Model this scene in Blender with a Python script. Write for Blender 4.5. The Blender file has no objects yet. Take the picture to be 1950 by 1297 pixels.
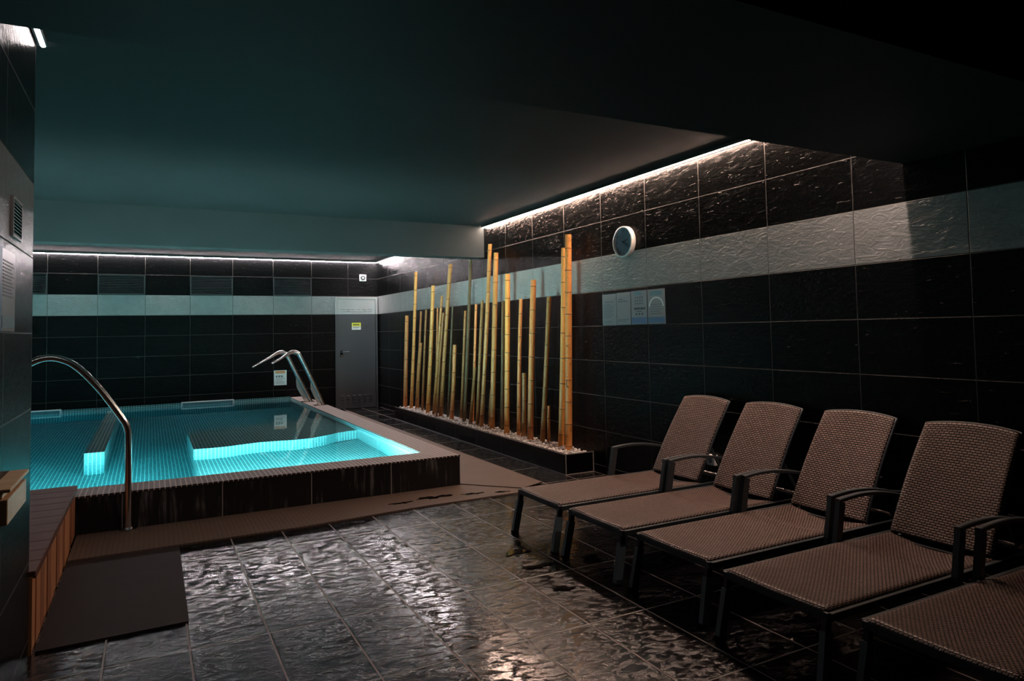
import bpy, bmesh, math, random
import numpy as np
from mathutils import Vector, Matrix

random.seed(7)
rng = np.random.default_rng(11)
SC = bpy.context.scene
COL = SC.collection
PI = math.pi

# ------------------------------------------------------------------ room sizes (metres)
XR = 3.832      # right wall
YB = 12.711     # back wall
ZC = 2.745      # ceiling
ZB = 2.310      # underside of the beams
ROW = 1 / 3.0   # height of one wall tile
TW = 2 / 3.0    # length of one wall tile
Z0 = 1.745      # lower edge of the grey band
XL = -0.462     # face of the near left wall
YL = 3.70       # end of the near left wall
XF = -3.5       # far left wall of the pool hall
YN = -3.0       # wall behind the viewer

# ================================================================== materials
class Nodes:
    def __init__(s, name):
        s.m = bpy.data.materials.new(name); s.m.use_nodes = True
        s.t = s.m.node_tree; s.t.nodes.clear()
        s.out = s.t.nodes.new('ShaderNodeOutputMaterial')
    def n(s, typ, ins=None, **kw):
        nd = s.t.nodes.new(typ)
        for k, v in kw.items(): setattr(nd, k, v)
        for k, v in (ins or {}).items():
            sock = nd.inputs[k]
            if isinstance(v, bpy.types.NodeSocket): s.t.links.new(v, sock)
            else: sock.default_value = v
        return nd
    def math(s, op, a, b=None, c=None, clamp=False):
        ins = {0: a}
        if b is not None: ins[1] = b
        if c is not None: ins[2] = c
        return s.n('ShaderNodeMath', ins, operation=op, use_clamp=clamp).outputs[0]
    def mix(s, f, a, b):
        nd = s.t.nodes.new('ShaderNodeMix'); nd.data_type = 'RGBA'
        for i, v in ((0, f), (6, a), (7, b)):
            if isinstance(v, bpy.types.NodeSocket): s.t.links.new(v, nd.inputs[i])
            else: nd.inputs[i].default_value = v if i == 0 else (*v, 1)
        return nd.outputs[2]
    def pos(s):
        g = s.n('ShaderNodeNewGeometry')
        x = s.n('ShaderNodeSeparateXYZ', {0: g.outputs['Position']})
        nn = s.n('ShaderNodeSeparateXYZ', {0: g.outputs['True Normal']})
        return x.outputs, nn.outputs, g
    def vec(s, x, y, z):
        return s.n('ShaderNodeCombineXYZ', {0: x, 1: y, 2: z}).outputs[0]
    def noise(s, vec, scale, detail=4, rough=.55, dist=0.0):
        return s.n('ShaderNodeTexNoise', {'Vector': vec, 'Scale': scale, 'Detail': detail, 'Roughness': rough, 'Distortion': dist}).outputs['Fac']
    def ramp(s, f, lo, hi):
        return s.n('ShaderNodeMapRange', {0: f, 1: lo, 2: hi, 3: 0.0, 4: 1.0}, interpolation_type='SMOOTHSTEP').outputs[0]
    def bump(s, h, dist, strength=1.0, normal=None):
        ins = {'Height': h, 'Distance': dist, 'Strength': strength}
        if normal is not None: ins['Normal'] = normal
        return s.n('ShaderNodeBump', ins).outputs[0]
    def bsdf(s, **ins):
        mp = {k.replace('_', ' '): v for k, v in ins.items()}
        for k, v in mp.items():
            if isinstance(v, tuple) and len(v) == 3: mp[k] = (*v, 1)
        b = s.n('ShaderNodeBsdfPrincipled', mp)
        s.t.links.new(b.outputs[0], s.out.inputs[0])
        return b

def plain(name, col, rough=.5, metal=0.0, spec=.5, noise_amt=.12, scale=30):
    """simple surface with a faint procedural mottling"""
    N = Nodes(name)
    tc = N.n('ShaderNodeTexCoord').outputs['Object']
    f = N.noise(tc, scale, 3)
    c = N.mix(f, tuple(v * (1 - noise_amt) for v in col), tuple(min(1, v * (1 + noise_amt)) for v in col))
    N.bsdf(Base_Color=c, Roughness=rough, Metallic=metal, Specular_IOR_Level=spec)
    return N.m

def edge_dist(N, v, off, size):
    u = N.math('DIVIDE', N.math('SUBTRACT', v, off), size)
    f = N.math('FRACT', u)
    d = N.math('MULTIPLY', N.math('MINIMUM', f, N.math('SUBTRACT', 1.0, f)), size)
    return d, N.math('FLOOR', u)

def wall_tiles(name, offx, offy, z0=Z0, band=True, th=ROW, tw=TW, streaks=False, dark=(.0026, .0027, .0028), relief=1.0, jc=(.066, .060, .056), jw=.0016):
    N = Nodes(name)
    p, n, g = N.pos()
    isx = N.math('GREATER_THAN', N.math('ABSOLUTE', n[0]), .6)      # face looks along x: tiles run along y
    dx, ix = edge_dist(N, p[0], offx, tw)
    dy, iy = edge_dist(N, p[1], offy, tw)
    du = N.math('ADD', N.math('MULTIPLY', isx, dy), N.math('MULTIPLY', N.math('SUBTRACT', 1.0, isx), dx))
    iu = N.math('ADD', N.math('MULTIPLY', isx, iy), N.math('MULTIPLY', N.math('SUBTRACT', 1.0, isx), ix))
    dv, iv = edge_dist(N, p[2], z0, th)
    d = N.math('MINIMUM', du, dv)
    tile = N.ramp(d, jw, jw + .002)                                   # 0 on the joint, 1 on the tile
    rnd = N.n('ShaderNodeTexWhiteNoise', {0: N.vec(iu, iv, 3.0)}, noise_dimensions='3D').outputs['Value']
    off = N.math('MULTIPLY', rnd, 40.0)
    pv = N.vec(N.math('ADD', p[0], off), N.math('ADD', p[1], off), p[2])
    # slanted slate relief
    m = N.n('ShaderNodeMapping', {'Vector': pv, 'Rotation': (.6, .5, .3), 'Scale': (9, 9, 22)}).outputs[0]
    h1 = N.noise(m, 1.0, 5, .62, 1.4)
    h2 = N.noise(pv, 60, 4, .6, .4)
    m3 = N.n('ShaderNodeMapping', {'Vector': pv, 'Rotation': (-.8, .4, .7), 'Scale': (14, 14, 60)}).outputs[0]
    sc = N.ramp(N.noise(m3, 1.0, 2, .5, .6), .66, .75)               # raised nicks
    h = N.math('ADD', N.math('ADD', h1, N.math('MULTIPLY', h2, .18)), N.math('MULTIPLY', sc, .26))
    h = N.math('ADD', N.math('MULTIPLY', h, tile), 0)
    col = N.mix(N.math('MULTIPLY', rnd, 1.0), dark, tuple(v * 1.5 for v in dark))
    col = N.mix(N.math('MULTIPLY', sc, .35), col, (.03, .027, .025))
    if band:
        inb = N.math('COMPARE', iv, 0.0, .5)
        gv = N.mix(N.noise(pv, 9, 5, .6), (.20, .20, .196), (.29, .29, .283))
        col = N.mix(inb, col, gv)
        h = N.math('MULTIPLY', h, N.math('ADD', 1.0, N.math('MULTIPLY', inb, 1.1)))
    if streaks:
        sv = N.vec(N.math('MULTIPLY', p[0], 26.0), N.math('MULTIPLY', p[1], 26.0), N.math('MULTIPLY', p[2], 1.6))
        s1 = N.ramp(N.noise(sv, 1.0, 5, .65), .50, .78)
        s2 = N.ramp(N.noise(N.vec(p[0], p[1], p[2]), 3.0, 3, .5), .40, .62)
        col = N.mix(N.math('MULTIPLY', N.math('MULTIPLY', s1, s2), .55), col, (.42, .40, .39))
    col = N.mix(tile, jc, col)
    nb = N.bump(h, .0048 * relief, 1.0)
    rough = N.math('ADD', .27, N.math('MULTIPLY', N.math('SUBTRACT', 1.0, tile), .5))
    N.bsdf(Base_Color=col, Roughness=rough, Normal=nb, Specular_IOR_Level=.10)
    return N.m

def floor_tiles(name):
    N = Nodes(name)
    p, n, g = N.pos()
    dx, ix = edge_dist(N, p[0], .4978, ROW)
    dy, iy = edge_dist(N, p[1], 4.0883, TW)
    d = N.math('MINIMUM', dx, dy)
    tile = N.ramp(d, .0028, .0052)
    rnd = N.n('ShaderNodeTexWhiteNoise', {0: N.vec(ix, iy, 1.0)}, noise_dimensions='3D').outputs['Value']
    off = N.math('MULTIPLY', rnd, 30.0)
    pv = N.vec(N.math('ADD', p[0], off), N.math('ADD', p[1], off), 0.0)
    m = N.n('ShaderNodeMapping', {'Vector': pv, 'Rotation': (0, 0, .485), 'Scale': (16.0, 26.0, 1)}).outputs[0]
    h1 = N.noise(m, 1.0, 5, .6, .9)
    h2 = N.noise(pv, 3.5, 3, .5, .5)
    h3 = N.noise(pv, 70.0, 3, .6, .3)
    h1 = N.n('ShaderNodeMapRange', {0: h1, 1: .46, 2: .80, 3: 0.0, 4: 1.0}, interpolation_type='SMOOTHSTEP').outputs[0]
    h = N.math('ADD', N.math('ADD', N.math('MULTIPLY', h1, .42), N.math('MULTIPLY', h2, .30)), N.math('MULTIPLY', h3, .04))
    hh = N.math('MULTIPLY', h, tile)
    wet = N.ramp(N.noise(N.vec(p[0], p[1], 0.0), 1.3, 4, .5), .45, .6)
    base = N.mix(rnd, (.0035, .0034, .0037), (.0065, .0060, .0062))
    base = N.mix(N.math('MULTIPLY', h2, .5), base, (.010, .0085, .008))
    col = N.mix(tile, (.28, .235, .212), base)
    rough = N.math('ADD', N.math('SUBTRACT', .155, N.math('MULTIPLY', wet, .04)), N.math('MULTIPLY', N.math('SUBTRACT', 1.0, tile), .3))
    N.bsdf(Base_Color=col, Roughness=rough, Normal=N.bump(hh, .0085, 1.0), Specular_IOR_Level=.7)
    return N.m

def mosaic(name, tilec, groutc, pitch=.036, gw=.0042, var=.35, rough=.3, off=(.0, .0, .004)):
    N = Nodes(name)
    p, n, g = N.pos()
    ds = []; ids = []
    for k in range(3):
        dk, ik = edge_dist(N, p[k], off[k], pitch)
        ds.append(N.math('ADD', dk, N.math('GREATER_THAN', N.math('ABSOLUTE', n[k]), .6))); ids.append(ik)
    d = N.math('MINIMUM', N.math('MINIMUM', ds[0], ds[1]), ds[2])
    tile = N.ramp(d, gw * .35, gw * .65)
    rnd = N.n('ShaderNodeTexWhiteNoise', {0: N.vec(*ids)}, noise_dimensions='3D').outputs['Value']
    c = N.mix(rnd, tuple(v * (1 - var) for v in tilec), tuple(v * (1 + var) for v in tilec))
    col = N.mix(tile, groutc, c)
    N.bsdf(Base_Color=col, Roughness=N.math('ADD', rough, N.math('MULTIPLY', N.math('SUBTRACT', 1.0, tile), .4)),
           Normal=N.bump(tile, .0012, .6))
    return N.m

def led(name, col, strength):
    N = Nodes(name)
    e = N.n('ShaderNodeEmission', {0: (*col, 1), 1: strength})
    N.t.links.new(e.outputs[0], N.out.inputs[0])
    return N.m

def wood(name, c1, c2, scale=3.0, along=2, rough=.6, board=.0):
    N = Nodes(name)
    tc = N.n('ShaderNodeTexCoord').outputs['Object']
    s = [38.0, 38.0, 38.0]; s[along] = 2.2
    m = N.n('ShaderNodeMapping', {'Vector': tc, 'Scale': tuple(s)}).outputs[0]
    f = N.noise(m, 1.0, 6, .6, 1.0)
    f2 = N.noise(tc, scale, 3, .5)
    c = N.mix(N.ramp(f, .3, .7), c1, c2)
    c = N.mix(N.math('MULTIPLY', f2, .5), c, tuple(v * .6 for v in c1))
    N.bsdf(Base_Color=c, Roughness=rough, Normal=N.bump(f, .001, .6), Specular_IOR_Level=.2)
    return N.m

def bamboo_mat(name, c1, c2, blot):
    N = Nodes(name)
    tc = N.n('ShaderNodeTexCoord').outputs['Object']
    oi = N.n('ShaderNodeObjectInfo').outputs['Random']
    m = N.n('ShaderNodeMapping', {'Vector': tc, 'Scale': (60, 60, 1.6), 'Location': (0, 0, 0)}).outputs[0]
    mo = N.n('ShaderNodeVectorMath', {0: m, 1: N.vec(N.math('MULTIPLY', oi, 57.0), 0.0, 0.0)}, operation='ADD').outputs[0]
    f = N.noise(mo, 1.0, 5, .6, .5)
    m2 = N.n('ShaderNodeMapping', {'Vector': mo, 'Scale': (.5, .5, 6)}).outputs[0]
    b = N.ramp(N.noise(m2, 1.0, 5, .65, 1.2), .56, .70)
    c = N.mix(f, c1, c2)
    c = N.mix(N.math('MULTIPLY', b, blot), c, (.06, .028, .012))
    N.bsdf(Base_Color=c, Roughness=.38, Normal=N.bump(f, .0006, .5))
    return N.m

def weave(name, strand, gap, cw, ch, mortar, offset=.5, bumpd=.003):
    N = Nodes(name)
    uv = N.n('ShaderNodeTexCoord').outputs['UV']
    br = N.n('ShaderNodeTexBrick', {'Vector': uv, 'Scale': 1.0, 'Mortar Size': mortar, 'Mortar Smooth': .7, 'Bias': 0.0,
                                    'Brick Width': cw, 'Row Height': ch,
                                    'Color1': (1, 1, 1, 1), 'Color2': (.72, .72, .72, 1), 'Mortar': (0, 0, 0, 1)}, offset=offset)
    v = br.outputs['Color']
    f = N.math('SUBTRACT', 1.0, br.outputs['Fac'])
    tint = N.mix(N.noise(uv, 240, 3, .6), tuple(a * .75 for a in strand), tuple(a * 1.2 for a in strand))
    mul = N.n('ShaderNodeMix', {}, data_type='RGBA', blend_type='MULTIPLY')
    mul.inputs[0].default_value = 1.0
    N.t.links.new(tint, mul.inputs[6]); N.t.links.new(v, mul.inputs[7])
    c = N.mix(f, gap, mul.outputs[2])
    N.bsdf(Base_Color=c, Roughness=.42, Normal=N.bump(f, bumpd, 1.0), Specular_IOR_Level=.4)
    return N.m

M = {}
M['wall_back'] = wall_tiles('black slate wall tiles back', -1.400, 2.733)
M['wall_right'] = wall_tiles('black slate wall tiles right', -1.400, 2.733)
M['wall_left'] = wall_tiles('black slate wall tiles left', -.462, 3.03, relief=.45)
M['facing'] = wall_tiles('streaked black facing tiles', .499, 5.74, z0=-.10, th=1.0, band=False, streaks=True, relief=.5, dark=(.017, .0165, .0162), jc=(.30, .275, .26), jw=.0026)
M['planter'] = wall_tiles('black planter tiles', 3.51, 6.30, z0=-.10, th=1.0, band=False, relief=.4)
M['floor'] = floor_tiles('dark slate floor tiles')
def ceil_mat(nm='satin charcoal ceiling paint', gain=1.0):
    N = Nodes(nm)
    p, n, g = N.pos()
    f = N.noise(N.vec(p[0], p[1], p[2]), 2.2, 4, .5)
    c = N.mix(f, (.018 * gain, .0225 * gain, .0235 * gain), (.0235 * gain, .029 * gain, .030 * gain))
    N.bsdf(Base_Color=c, Roughness=.6, Normal=N.bump(N.noise(N.vec(p[0], p[1], p[2]), 4.0, 3, .5), .004, .5), Specular_IOR_Level=.08)
    return N.m
M['ceil'] = ceil_mat()
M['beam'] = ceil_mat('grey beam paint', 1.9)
M['coping'] = mosaic('brown mosaic coping', (.036, .022, .020), (.56, .47, .43), gw=.0085, rough=.5)
M['basin'] = mosaic('teal pool mosaic', (.035, .16, .175), (.38, .62, .61), gw=.0085, var=.3)
M['chrome'] = plain('brushed steel', (.62, .60, .58), .2, 1.0, noise_amt=.05, scale=90)
M['alu'] = plain('grey aluminium channel', (.10, .10, .10), .4, .9)
M['frame'] = plain('graphite painted metal', (.046, .057, .063), .42, .2, noise_amt=.08)
M['black'] = plain('matt black', (.005, .005, .0055), .8, 0.0, .1)
M['legm'] = plain('blue grey leg sleeve', (.115, .155, .172), .45)
M['darkmetal'] = plain('black painted metal', (.02, .022, .024), .45)
M['white'] = plain('white plastic', (.72, .72, .70), .4, noise_amt=.03)
M['paper'] = plain('laminated paper', (.27, .26, .265), .3, noise_amt=.06, scale=8)
M['paper2'] = plain('laminated beige paper', (.29, .265, .255), .3, noise_amt=.06, scale=8)
M['ink'] = plain('grey print', (.12, .125, .15), .5)
M['inkblk'] = plain('black print', (.02, .02, .025), .5)
M['blue'] = plain('blue print', (.06, .14, .27), .4, noise_amt=.4, scale=14)
M['teal'] = plain('teal print', (.13, .24, .27), .4, noise_amt=.3, scale=14)
M['orange'] = plain('orange print', (.62, .28, .12), .4)
M['yellow'] = plain('yellow sign', (.72, .70, .06), .4)
M['door'] = plain('dark grey door paint', (.060, .061, .066), .42, noise_amt=.05)
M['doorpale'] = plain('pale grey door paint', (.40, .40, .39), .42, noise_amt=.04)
M['louvre'] = plain('dark slate louvre', (.030, .030, .032), .42, noise_amt=.3, scale=12)
M['mat'] = plain('brown rubber mat', (.030, .022, .020), .75, 0.0, .2, noise_amt=.25, scale=5)
M['clockface'] = plain('clock dial', (.15, .14, .17), .35, noise_amt=.05)
M['caulk'] = plain('pale joint trim', (.34, .31, .29), .6)
M['pine'] = wood('pale pine', (.74, .47, .25), (.88, .64, .40), 5, 0)
M['steptop'] = wood('reddish brown decking', (.115, .047, .032), (.165, .070, .048), 3, 0)
M['stepside'] = wood('orange brown boards', (.44, .19, .085), (.60, .29, .145), 4, 2)
M['stepside2'] = wood('dark orange brown boards', (.27, .105, .05), (.40, .175, .085), 4, 2)
M['gold'] = bamboo_mat('golden bamboo', (.71, .262, .052), (.83, .37, .095), .45)
M['tan'] = bamboo_mat('tan bamboo', (.50, .188, .048), (.62, .258, .076), .5)
M['olive'] = bamboo_mat('olive bamboo', (.32, .132, .036), (.42, .180, .052), .5)
M['orangeb'] = bamboo_mat('orange bamboo', (.60, .200, .050), (.74, .285, .09), .5)
M['darkb'] = bamboo_mat('dark bamboo', (.10, .066, .03), (.17, .11, .05), .7)
M['blotched'] = bamboo_mat('blotched bamboo', (.68, .255, .058), (.80, .35, .10), .95)
M['node'] = plain('bamboo node ring', (.13, .06, .025), .6, noise_amt=.3)
M['pith'] = plain('bamboo cut end', (.30, .17, .07), .8, noise_amt=.3)
M['seatw'] = weave('brown woven seat strands', (.37, .245, .20), (.006, .0045, .004), .0175, .0125, .0036, .5, .003)
M['backw'] = weave('brown woven back strands', (.30, .195, .16), (.006, .0045, .004), .026, .0130, .0038, .5, .004)
def pebble():
    N = Nodes('white pebbles')
    g = N.n('ShaderNodeNewGeometry').outputs['Random Per Island']
    c = N.mix(g, (.72, .64, .58), (.93, .90, .87))
    N.bsdf(Base_Color=c, Roughness=.55)
    return N.m
M['pebble'] = pebble()
def runner():
    N = Nodes('beige ribbed runner')
    p, n, g = N.pos()
    dx, ix = edge_dist(N, p[0], 0.0, .03)
    dy, iy = edge_dist(N, p[1], 0.0, .03)
    t = N.ramp(N.math('MINIMUM', dx, dy), .002, .006)
    f = N.noise(N.vec(p[0], p[1], 0.0), 3.5, 5, .6, .4)
    c = N.mix(f, (.12, .080, .060), (.20, .148, .118))
    c = N.mix(t, (.12, .085, .068), c)
    N.bsdf(Base_Color=c, Roughness=.6, Normal=N.bump(t, .002, .5), Specular_IOR_Level=.3)
    return N.m
M['runner'] = runner()
M['gravel'] = plain('pale gravel', (.45, .39, .34), .8, noise_amt=.5, scale=60)
def wet():
    N = Nodes('water film')
    N.bsdf(Base_Color=(.010, .008, .007), Roughness=.06, IOR=1.33, Specular_IOR_Level=.5)
    return N.m
M['wet'] = wet()
def water():
    N = Nodes('pool water')
    p, n, g = N.pos()
    v = N.vec(p[0], p[1], 0.0)
    h = N.math('ADD', N.noise(v, 1.6, 2, .5, .3), N.math('MULTIPLY', N.noise(v, 7.0, 2, .5), .12))
    N.bsdf(Base_Color=(1., 1., 1.), Roughness=0.0, IOR=1.333, Transmission_Weight=1.0, Normal=N.bump(h, .004, .35))
    va = N.n('ShaderNodeVolumeAbsorption', {'Color': (.03, .74, .83, 1), 'Density': .5})
    N.t.links.new(va.outputs[0], N.out.inputs['Volume'])
    return N.m
M['water'] = water()
L_WARM = 260; L_COOL = 300
M['led_warm'] = led('warm led strip', (1.0, .67, .52), L_WARM)
M['led_corner'] = led('white led strip corner', (1.0, .88, .88), 200)
M['led_left'] = led('white led strip end', (1.0, .88, .86), 35)
M['led_cool'] = led('cool led strip', (1.0, .88, .90), L_COOL)
M['led_mid'] = led('neutral led strip', (1.0, .76, .66), 300)
M['pool_lamp'] = led('underwater lamp', (.13, .96, .93), 20)
M['skim'] = plain('white skimmer plastic', (.70, .74, .72), .35, noise_amt=.04)

# ================================================================== mesh builder
class MB:
    """collects shapes in world coordinates, then links them as ONE mesh object"""
    def __init__(s):
        s.v = []; s.f = []; s.mi = []; s.uv = []; s.sm = []
    def add(s, vs, fs, mi=0, smooth=False, uvs=None):
        b = len(s.v); s.v += [tuple(map(float, q)) for q in vs]
        for i, f in enumerate(fs):
            s.f.append([b + k for k in f]); s.mi.append(mi); s.sm.append(smooth)
            s.uv.append([uvs[k] for k in f] if uvs else None)
        return s
    def box(s, x0, x1, y0, y1, z0, z1, mi=0, ch=0.0):
        if ch <= 0:
            vs = [(x, y, z) for z in (z0, z1) for y in (y0, y1) for x in (x0, x1)]
            return s.add(vs, [(0, 2, 3, 1), (4, 5, 7, 6), (0, 1, 5, 4), (2, 6, 7, 3), (0, 4, 6, 2), (1, 3, 7, 5)], mi)
        bm = bmesh.new(); bmesh.ops.create_cube(bm, size=1)
        for v in bm.verts:
            v.co = ((x0 + x1) / 2 + v.co.x * (x1 - x0), (y0 + y1) / 2 + v.co.y * (y1 - y0), (z0 + z1) / 2 + v.co.z * (z1 - z0))
        bmesh.ops.bevel(bm, geom=bm.edges[:], offset=ch, segments=2, affect='EDGES', profile=.5)
        return s.bm(bm, mi)
    def bm(s, bm, mi=0, smooth=False):
        bm.verts.index_update()
        s.add([v.co for v in bm.verts], [[v.index for v in f.verts] for f in bm.faces], mi, smooth); bm.free(); return s
    def quad(s, a, b, c, d, mi=0, uvs=None):
        return s.add([a, b, c, d], [(0, 1, 2, 3)], mi, False, uvs)
    def beam(s, a, b, w, h, up=(0, 0, 1), mi=0):
        """rectangular bar from a to b, w across, h along up"""
        a = Vector(a); b = Vector(b); d = (b - a).normalized(); u = Vector(up)
        r = d.cross(u).normalized(); u = r.cross(d).normalized()
        vs = []
        for q in (a, b):
            for i, j in ((-1, -1), (1, -1), (1, 1), (-1, 1)): vs.append(q + r * (i * w / 2) + u * (j * h / 2))
        return s.add(vs, [(0, 1, 2, 3), (7, 6, 5, 4), (0, 4, 5, 1), (1, 5, 6, 2), (2, 6, 7, 3), (3, 7, 4, 0)], mi)
    def sweep(s, path, prof, up=(0, 0, 1), mi=0, smooth=False, caps=True):
        """sweep a closed 2D profile [(side, up)] along a path; prof may be a function of t"""
        P = [Vector(p) for p in path]; n = len(P); up = Vector(up); rings = []
        for i, q in enumerate(P):
            d = (P[min(i + 1, n - 1)] - P[max(i - 1, 0)]).normalized()
            r = d.cross(up)
            if r.length < 1e-5: r = d.cross(Vector((0, 1, 0)))
            r.normalize(); u = r.cross(d).normalized()
            pr = prof(i / (n - 1)) if callable(prof) else prof
            rings.append([q + r * a + u * b for a, b in pr])
        k = len(rings[0]); vs = [v for ring in rings for v in ring]; fs = []
        for i in range(n - 1):
            for j in range(k):
                fs.append((i * k + j, i * k + (j + 1) % k, (i + 1) * k + (j + 1) % k, (i + 1) * k + j))
        s.add(vs, fs, mi, smooth)
        if caps:
            s.add(rings[0], [tuple(range(k))[::-1]], mi); s.add(rings[-1], [tuple(range(k))], mi)
        return s
    def tube(s, path, r, seg=14, mi=0, up=(0, 0, 1), caps=True):
        if callable(r): pr = lambda t: [(r(t) * math.cos(2 * PI * k / seg), r(t) * math.sin(2 * PI * k / seg)) for k in range(seg)]
        else: pr = [(r * math.cos(2 * PI * k / seg), r * math.sin(2 * PI * k / seg)) for k in range(seg)]
        return s.sweep(path, pr, up, mi, True, caps)
    def prism(s, poly, z0, z1, mi=0):
        n = len(poly)
        vs = [(x, y, z0) for x, y in poly] + [(x, y, z1) for x, y in poly]
        fs = [tuple(range(n))[::-1], tuple(range(n, 2 * n))] + [(i, (i + 1) % n, n + (i + 1) % n, n + i) for i in range(n)]
        return s.add(vs, fs, mi)
    def disc(s, c, axis, r, depth, seg=40, mi=0, r2=None):
        """round slab: centre of the back face c, thickness depth along axis"""
        c = Vector(c); a = Vector(axis).normalized()
        e = Vector((0, 0, 1)) if abs(a.z) < .9 else Vector((1, 0, 0))
        u = a.cross(e).normalized(); w = a.cross(u).normalized(); r2 = r if r2 is None else r2
        vs = [c + (u * math.cos(2 * PI * k / seg) + w * math.sin(2 * PI * k / seg)) * r for k in range(seg)]
        vs += [c + a * depth + (u * math.cos(2 * PI * k / seg) + w * math.sin(2 * PI * k / seg)) * r2 for k in range(seg)]
        fs = [tuple(range(seg))[::-1], tuple(range(seg, 2 * seg))] + [(i, (i + 1) % seg, seg + (i + 1) % seg, seg + i) for i in range(seg)]
        return s.add(vs, fs, mi)
    def ring(s, c, axis, ro, ri, depth, seg=48, mi=0):
        c = Vector(c); a = Vector(axis).normalized()
        e = Vector((0, 0, 1)) if abs(a.z) < .9 else Vector((1, 0, 0))
        u = a.cross(e).normalized(); w = a.cross(u).normalized(); vs = []
        for k in range(seg):
            q = u * math.cos(2 * PI * k / seg) + w * math.sin(2 * PI * k / seg)
            vs += [c + q * ro, c + a * depth * .8 + q * ro, c + a * depth + q * (ro - .15 * (ro - ri)), c + a * depth + q * (ri + .15 * (ro - ri)), c + a * depth * .8 + q * ri, c + q * ri]
        fs = []
        for k in range(seg):
            for j in range(6):
                fs.append((k * 6 + j, k * 6 + (j + 1) % 6, ((k + 1) % seg) * 6 + (j + 1) % 6, ((k + 1) % seg) * 6 + j))
        return s.add(vs, fs, mi, True)
    def build(s, name, mats, parent=None, origin=None):
        if not isinstance(mats, (list, tuple)): mats = [mats]
        o = Vector(origin) if origin is not None else (Vector(parent['_o']) if parent is not None and '_o' in parent else Vector((0, 0, 0)))
        me = bpy.data.meshes.new(name)
        me.from_pydata([tuple(Vector(v) - o) for v in s.v], [], s.f)
        for m in mats: me.materials.append(m)
        me.polygons.foreach_set('material_index', s.mi); me.polygons.foreach_set('use_smooth', s.sm)
        if any(u is not None for u in s.uv):
            L = me.uv_layers.new(name='UVMap').data; k = 0
            for f, u in zip(s.f, s.uv):
                for j in range(len(f)): L[k].uv = u[j] if u else (0, 0); k += 1
        bm = bmesh.new(); bm.from_mesh(me); bmesh.ops.recalc_face_normals(bm, faces=bm.faces[:]); bm.to_mesh(me); bm.free()
        me.update()
        ob = bpy.data.objects.new(name, me); COL.objects.link(ob)
        if parent is not None:
            ob.parent = parent
            ob.location = (0, 0, 0) if origin is None else tuple(o - Vector(parent['_o']))
            ob['_o'] = list(o)
        else:
            ob.location = o; ob['_o'] = list(o)
        return ob

def tag(o, label, cat, group=None, kind=None):
    o['label'] = label; o['category'] = cat
    if group: o['group'] = group
    if kind: o['kind'] = kind
    return o
def thing(name, loc, label, cat, group=None, kind=None):
    o = bpy.data.objects.new(name, None); COL.objects.link(o); o.location = loc; o['_o'] = list(loc)
    o.empty_display_size = .1
    return tag(o, label, cat, group, kind)
def struct(name, mb, mat, label, cat):
    return tag(mb.build(name, mat), label, cat, None, 'structure')

# ================================================================== room shell
m = MB()
m.quad((XF, YN, 0), (XR, YN, 0), (XR, 5.74, 0), (XF, 5.74, 0))
m.quad((2.47, 5.74, 0), (XR, 5.74, 0), (XR, YB, 0), (2.47, YB, 0))
struct('floor', m, M['floor'], 'dark slate tiled floor in front of the pool and loungers', 'floor')
m = MB(); m.box(XF - .1, XR + .1, YN - .1, YB + .1, ZC, ZC + .1)
struct('ceiling', m, M['ceil'], 'dark painted ceiling over the pool hall', 'ceiling')
m = MB(); m.box(XR, XR + .15, YN - .1, YB + .15, -.05, ZC)
struct('wall_right', m, M['wall_right'], 'black tiled wall with a grey band behind the loungers and bamboo', 'wall')
m = MB(); m.box(XF - .1, XR, YB, YB + .15, -1.1, ZC)
struct('wall_back', m, M['wall_back'], 'black tiled back wall with a pale band behind the pool', 'wall')
m = MB(); m.box(XF, XL, YN, YL, -.02, ZC)
struct('wall_left', m, M['wall_left'], 'near black tiled wall with grey band at the left edge', 'wall')
m = MB(); m.box(XF - .15, XF, YL, YB, -1.1, ZC)
struct('wall_pool_side', m, M['wall_back'], 'tiled wall beyond the left side of the pool', 'wall')
m = MB(); m.box(XL, XR, YN - .15, YN, -.02, ZC)
struct('wall_front', m, M['wall_right'], 'tiled wall behind the viewer', 'wall')
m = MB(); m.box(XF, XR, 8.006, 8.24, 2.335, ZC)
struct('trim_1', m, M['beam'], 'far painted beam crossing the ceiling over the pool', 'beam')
m = MB(); m.box(XL, XR, 1.375, 2.41, 2.300, ZC)
struct('trim_2', m, M['ceil'], 'near dark beam crossing the ceiling above the loungers', 'beam')

m = MB(); m.box(2.306, 2.3115, 2.42, 3.55, ZC - .0025, ZC)
struct('trim_3', m, M['door'], 'thin pale seam line across the dark ceiling', 'seam')

# ================================================================== LED strips
def led_strip(a, b, label, mat, depth=.014, w=.016, side=(0, 0, 1)):
    a = Vector(a); b = Vector(b); mid = (a + b) / 2
    t = thing('led_strip_light', (mid.x, mid.y, a.z), label, 'light', 'strip lights along the ceiling edge')
    U = [(-.020, .016), (.020, .016), (.020, -.010), (.0105, -.010), (.0105, -.003), (-.0105, -.003), (-.0105, -.010), (-.020, -.010)]
    c = MB(); c.sweep([a, b], U); c.build('channel', M['alu'], t)
    d = MB(); d.sweep([a, b], [(-.0103, -.004), (-.0103, -.0075), (-.006, -.0125), (0, -.0145), (.006, -.0125), (.0103, -.0075), (.0103, -.004)]); d.build('diffuser', mat, t)
    return t
ZL = ZC - .017
led_strip((3.806, 2.45, ZL), (3.806, 7.99, ZL), 'warm glowing strip along the right wall above the clock', M['led_warm'])
led_strip((3.806, 8.26, ZL), (3.806, 12.66, ZL), 'short white glowing strip on the right wall above the door corner', M['led_corner'])
led_strip((XF + .05, 12.685, ZL), (3.78, 12.685, ZL), 'long white glowing strip along the back wall above the pool', M['led_cool'])
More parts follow.
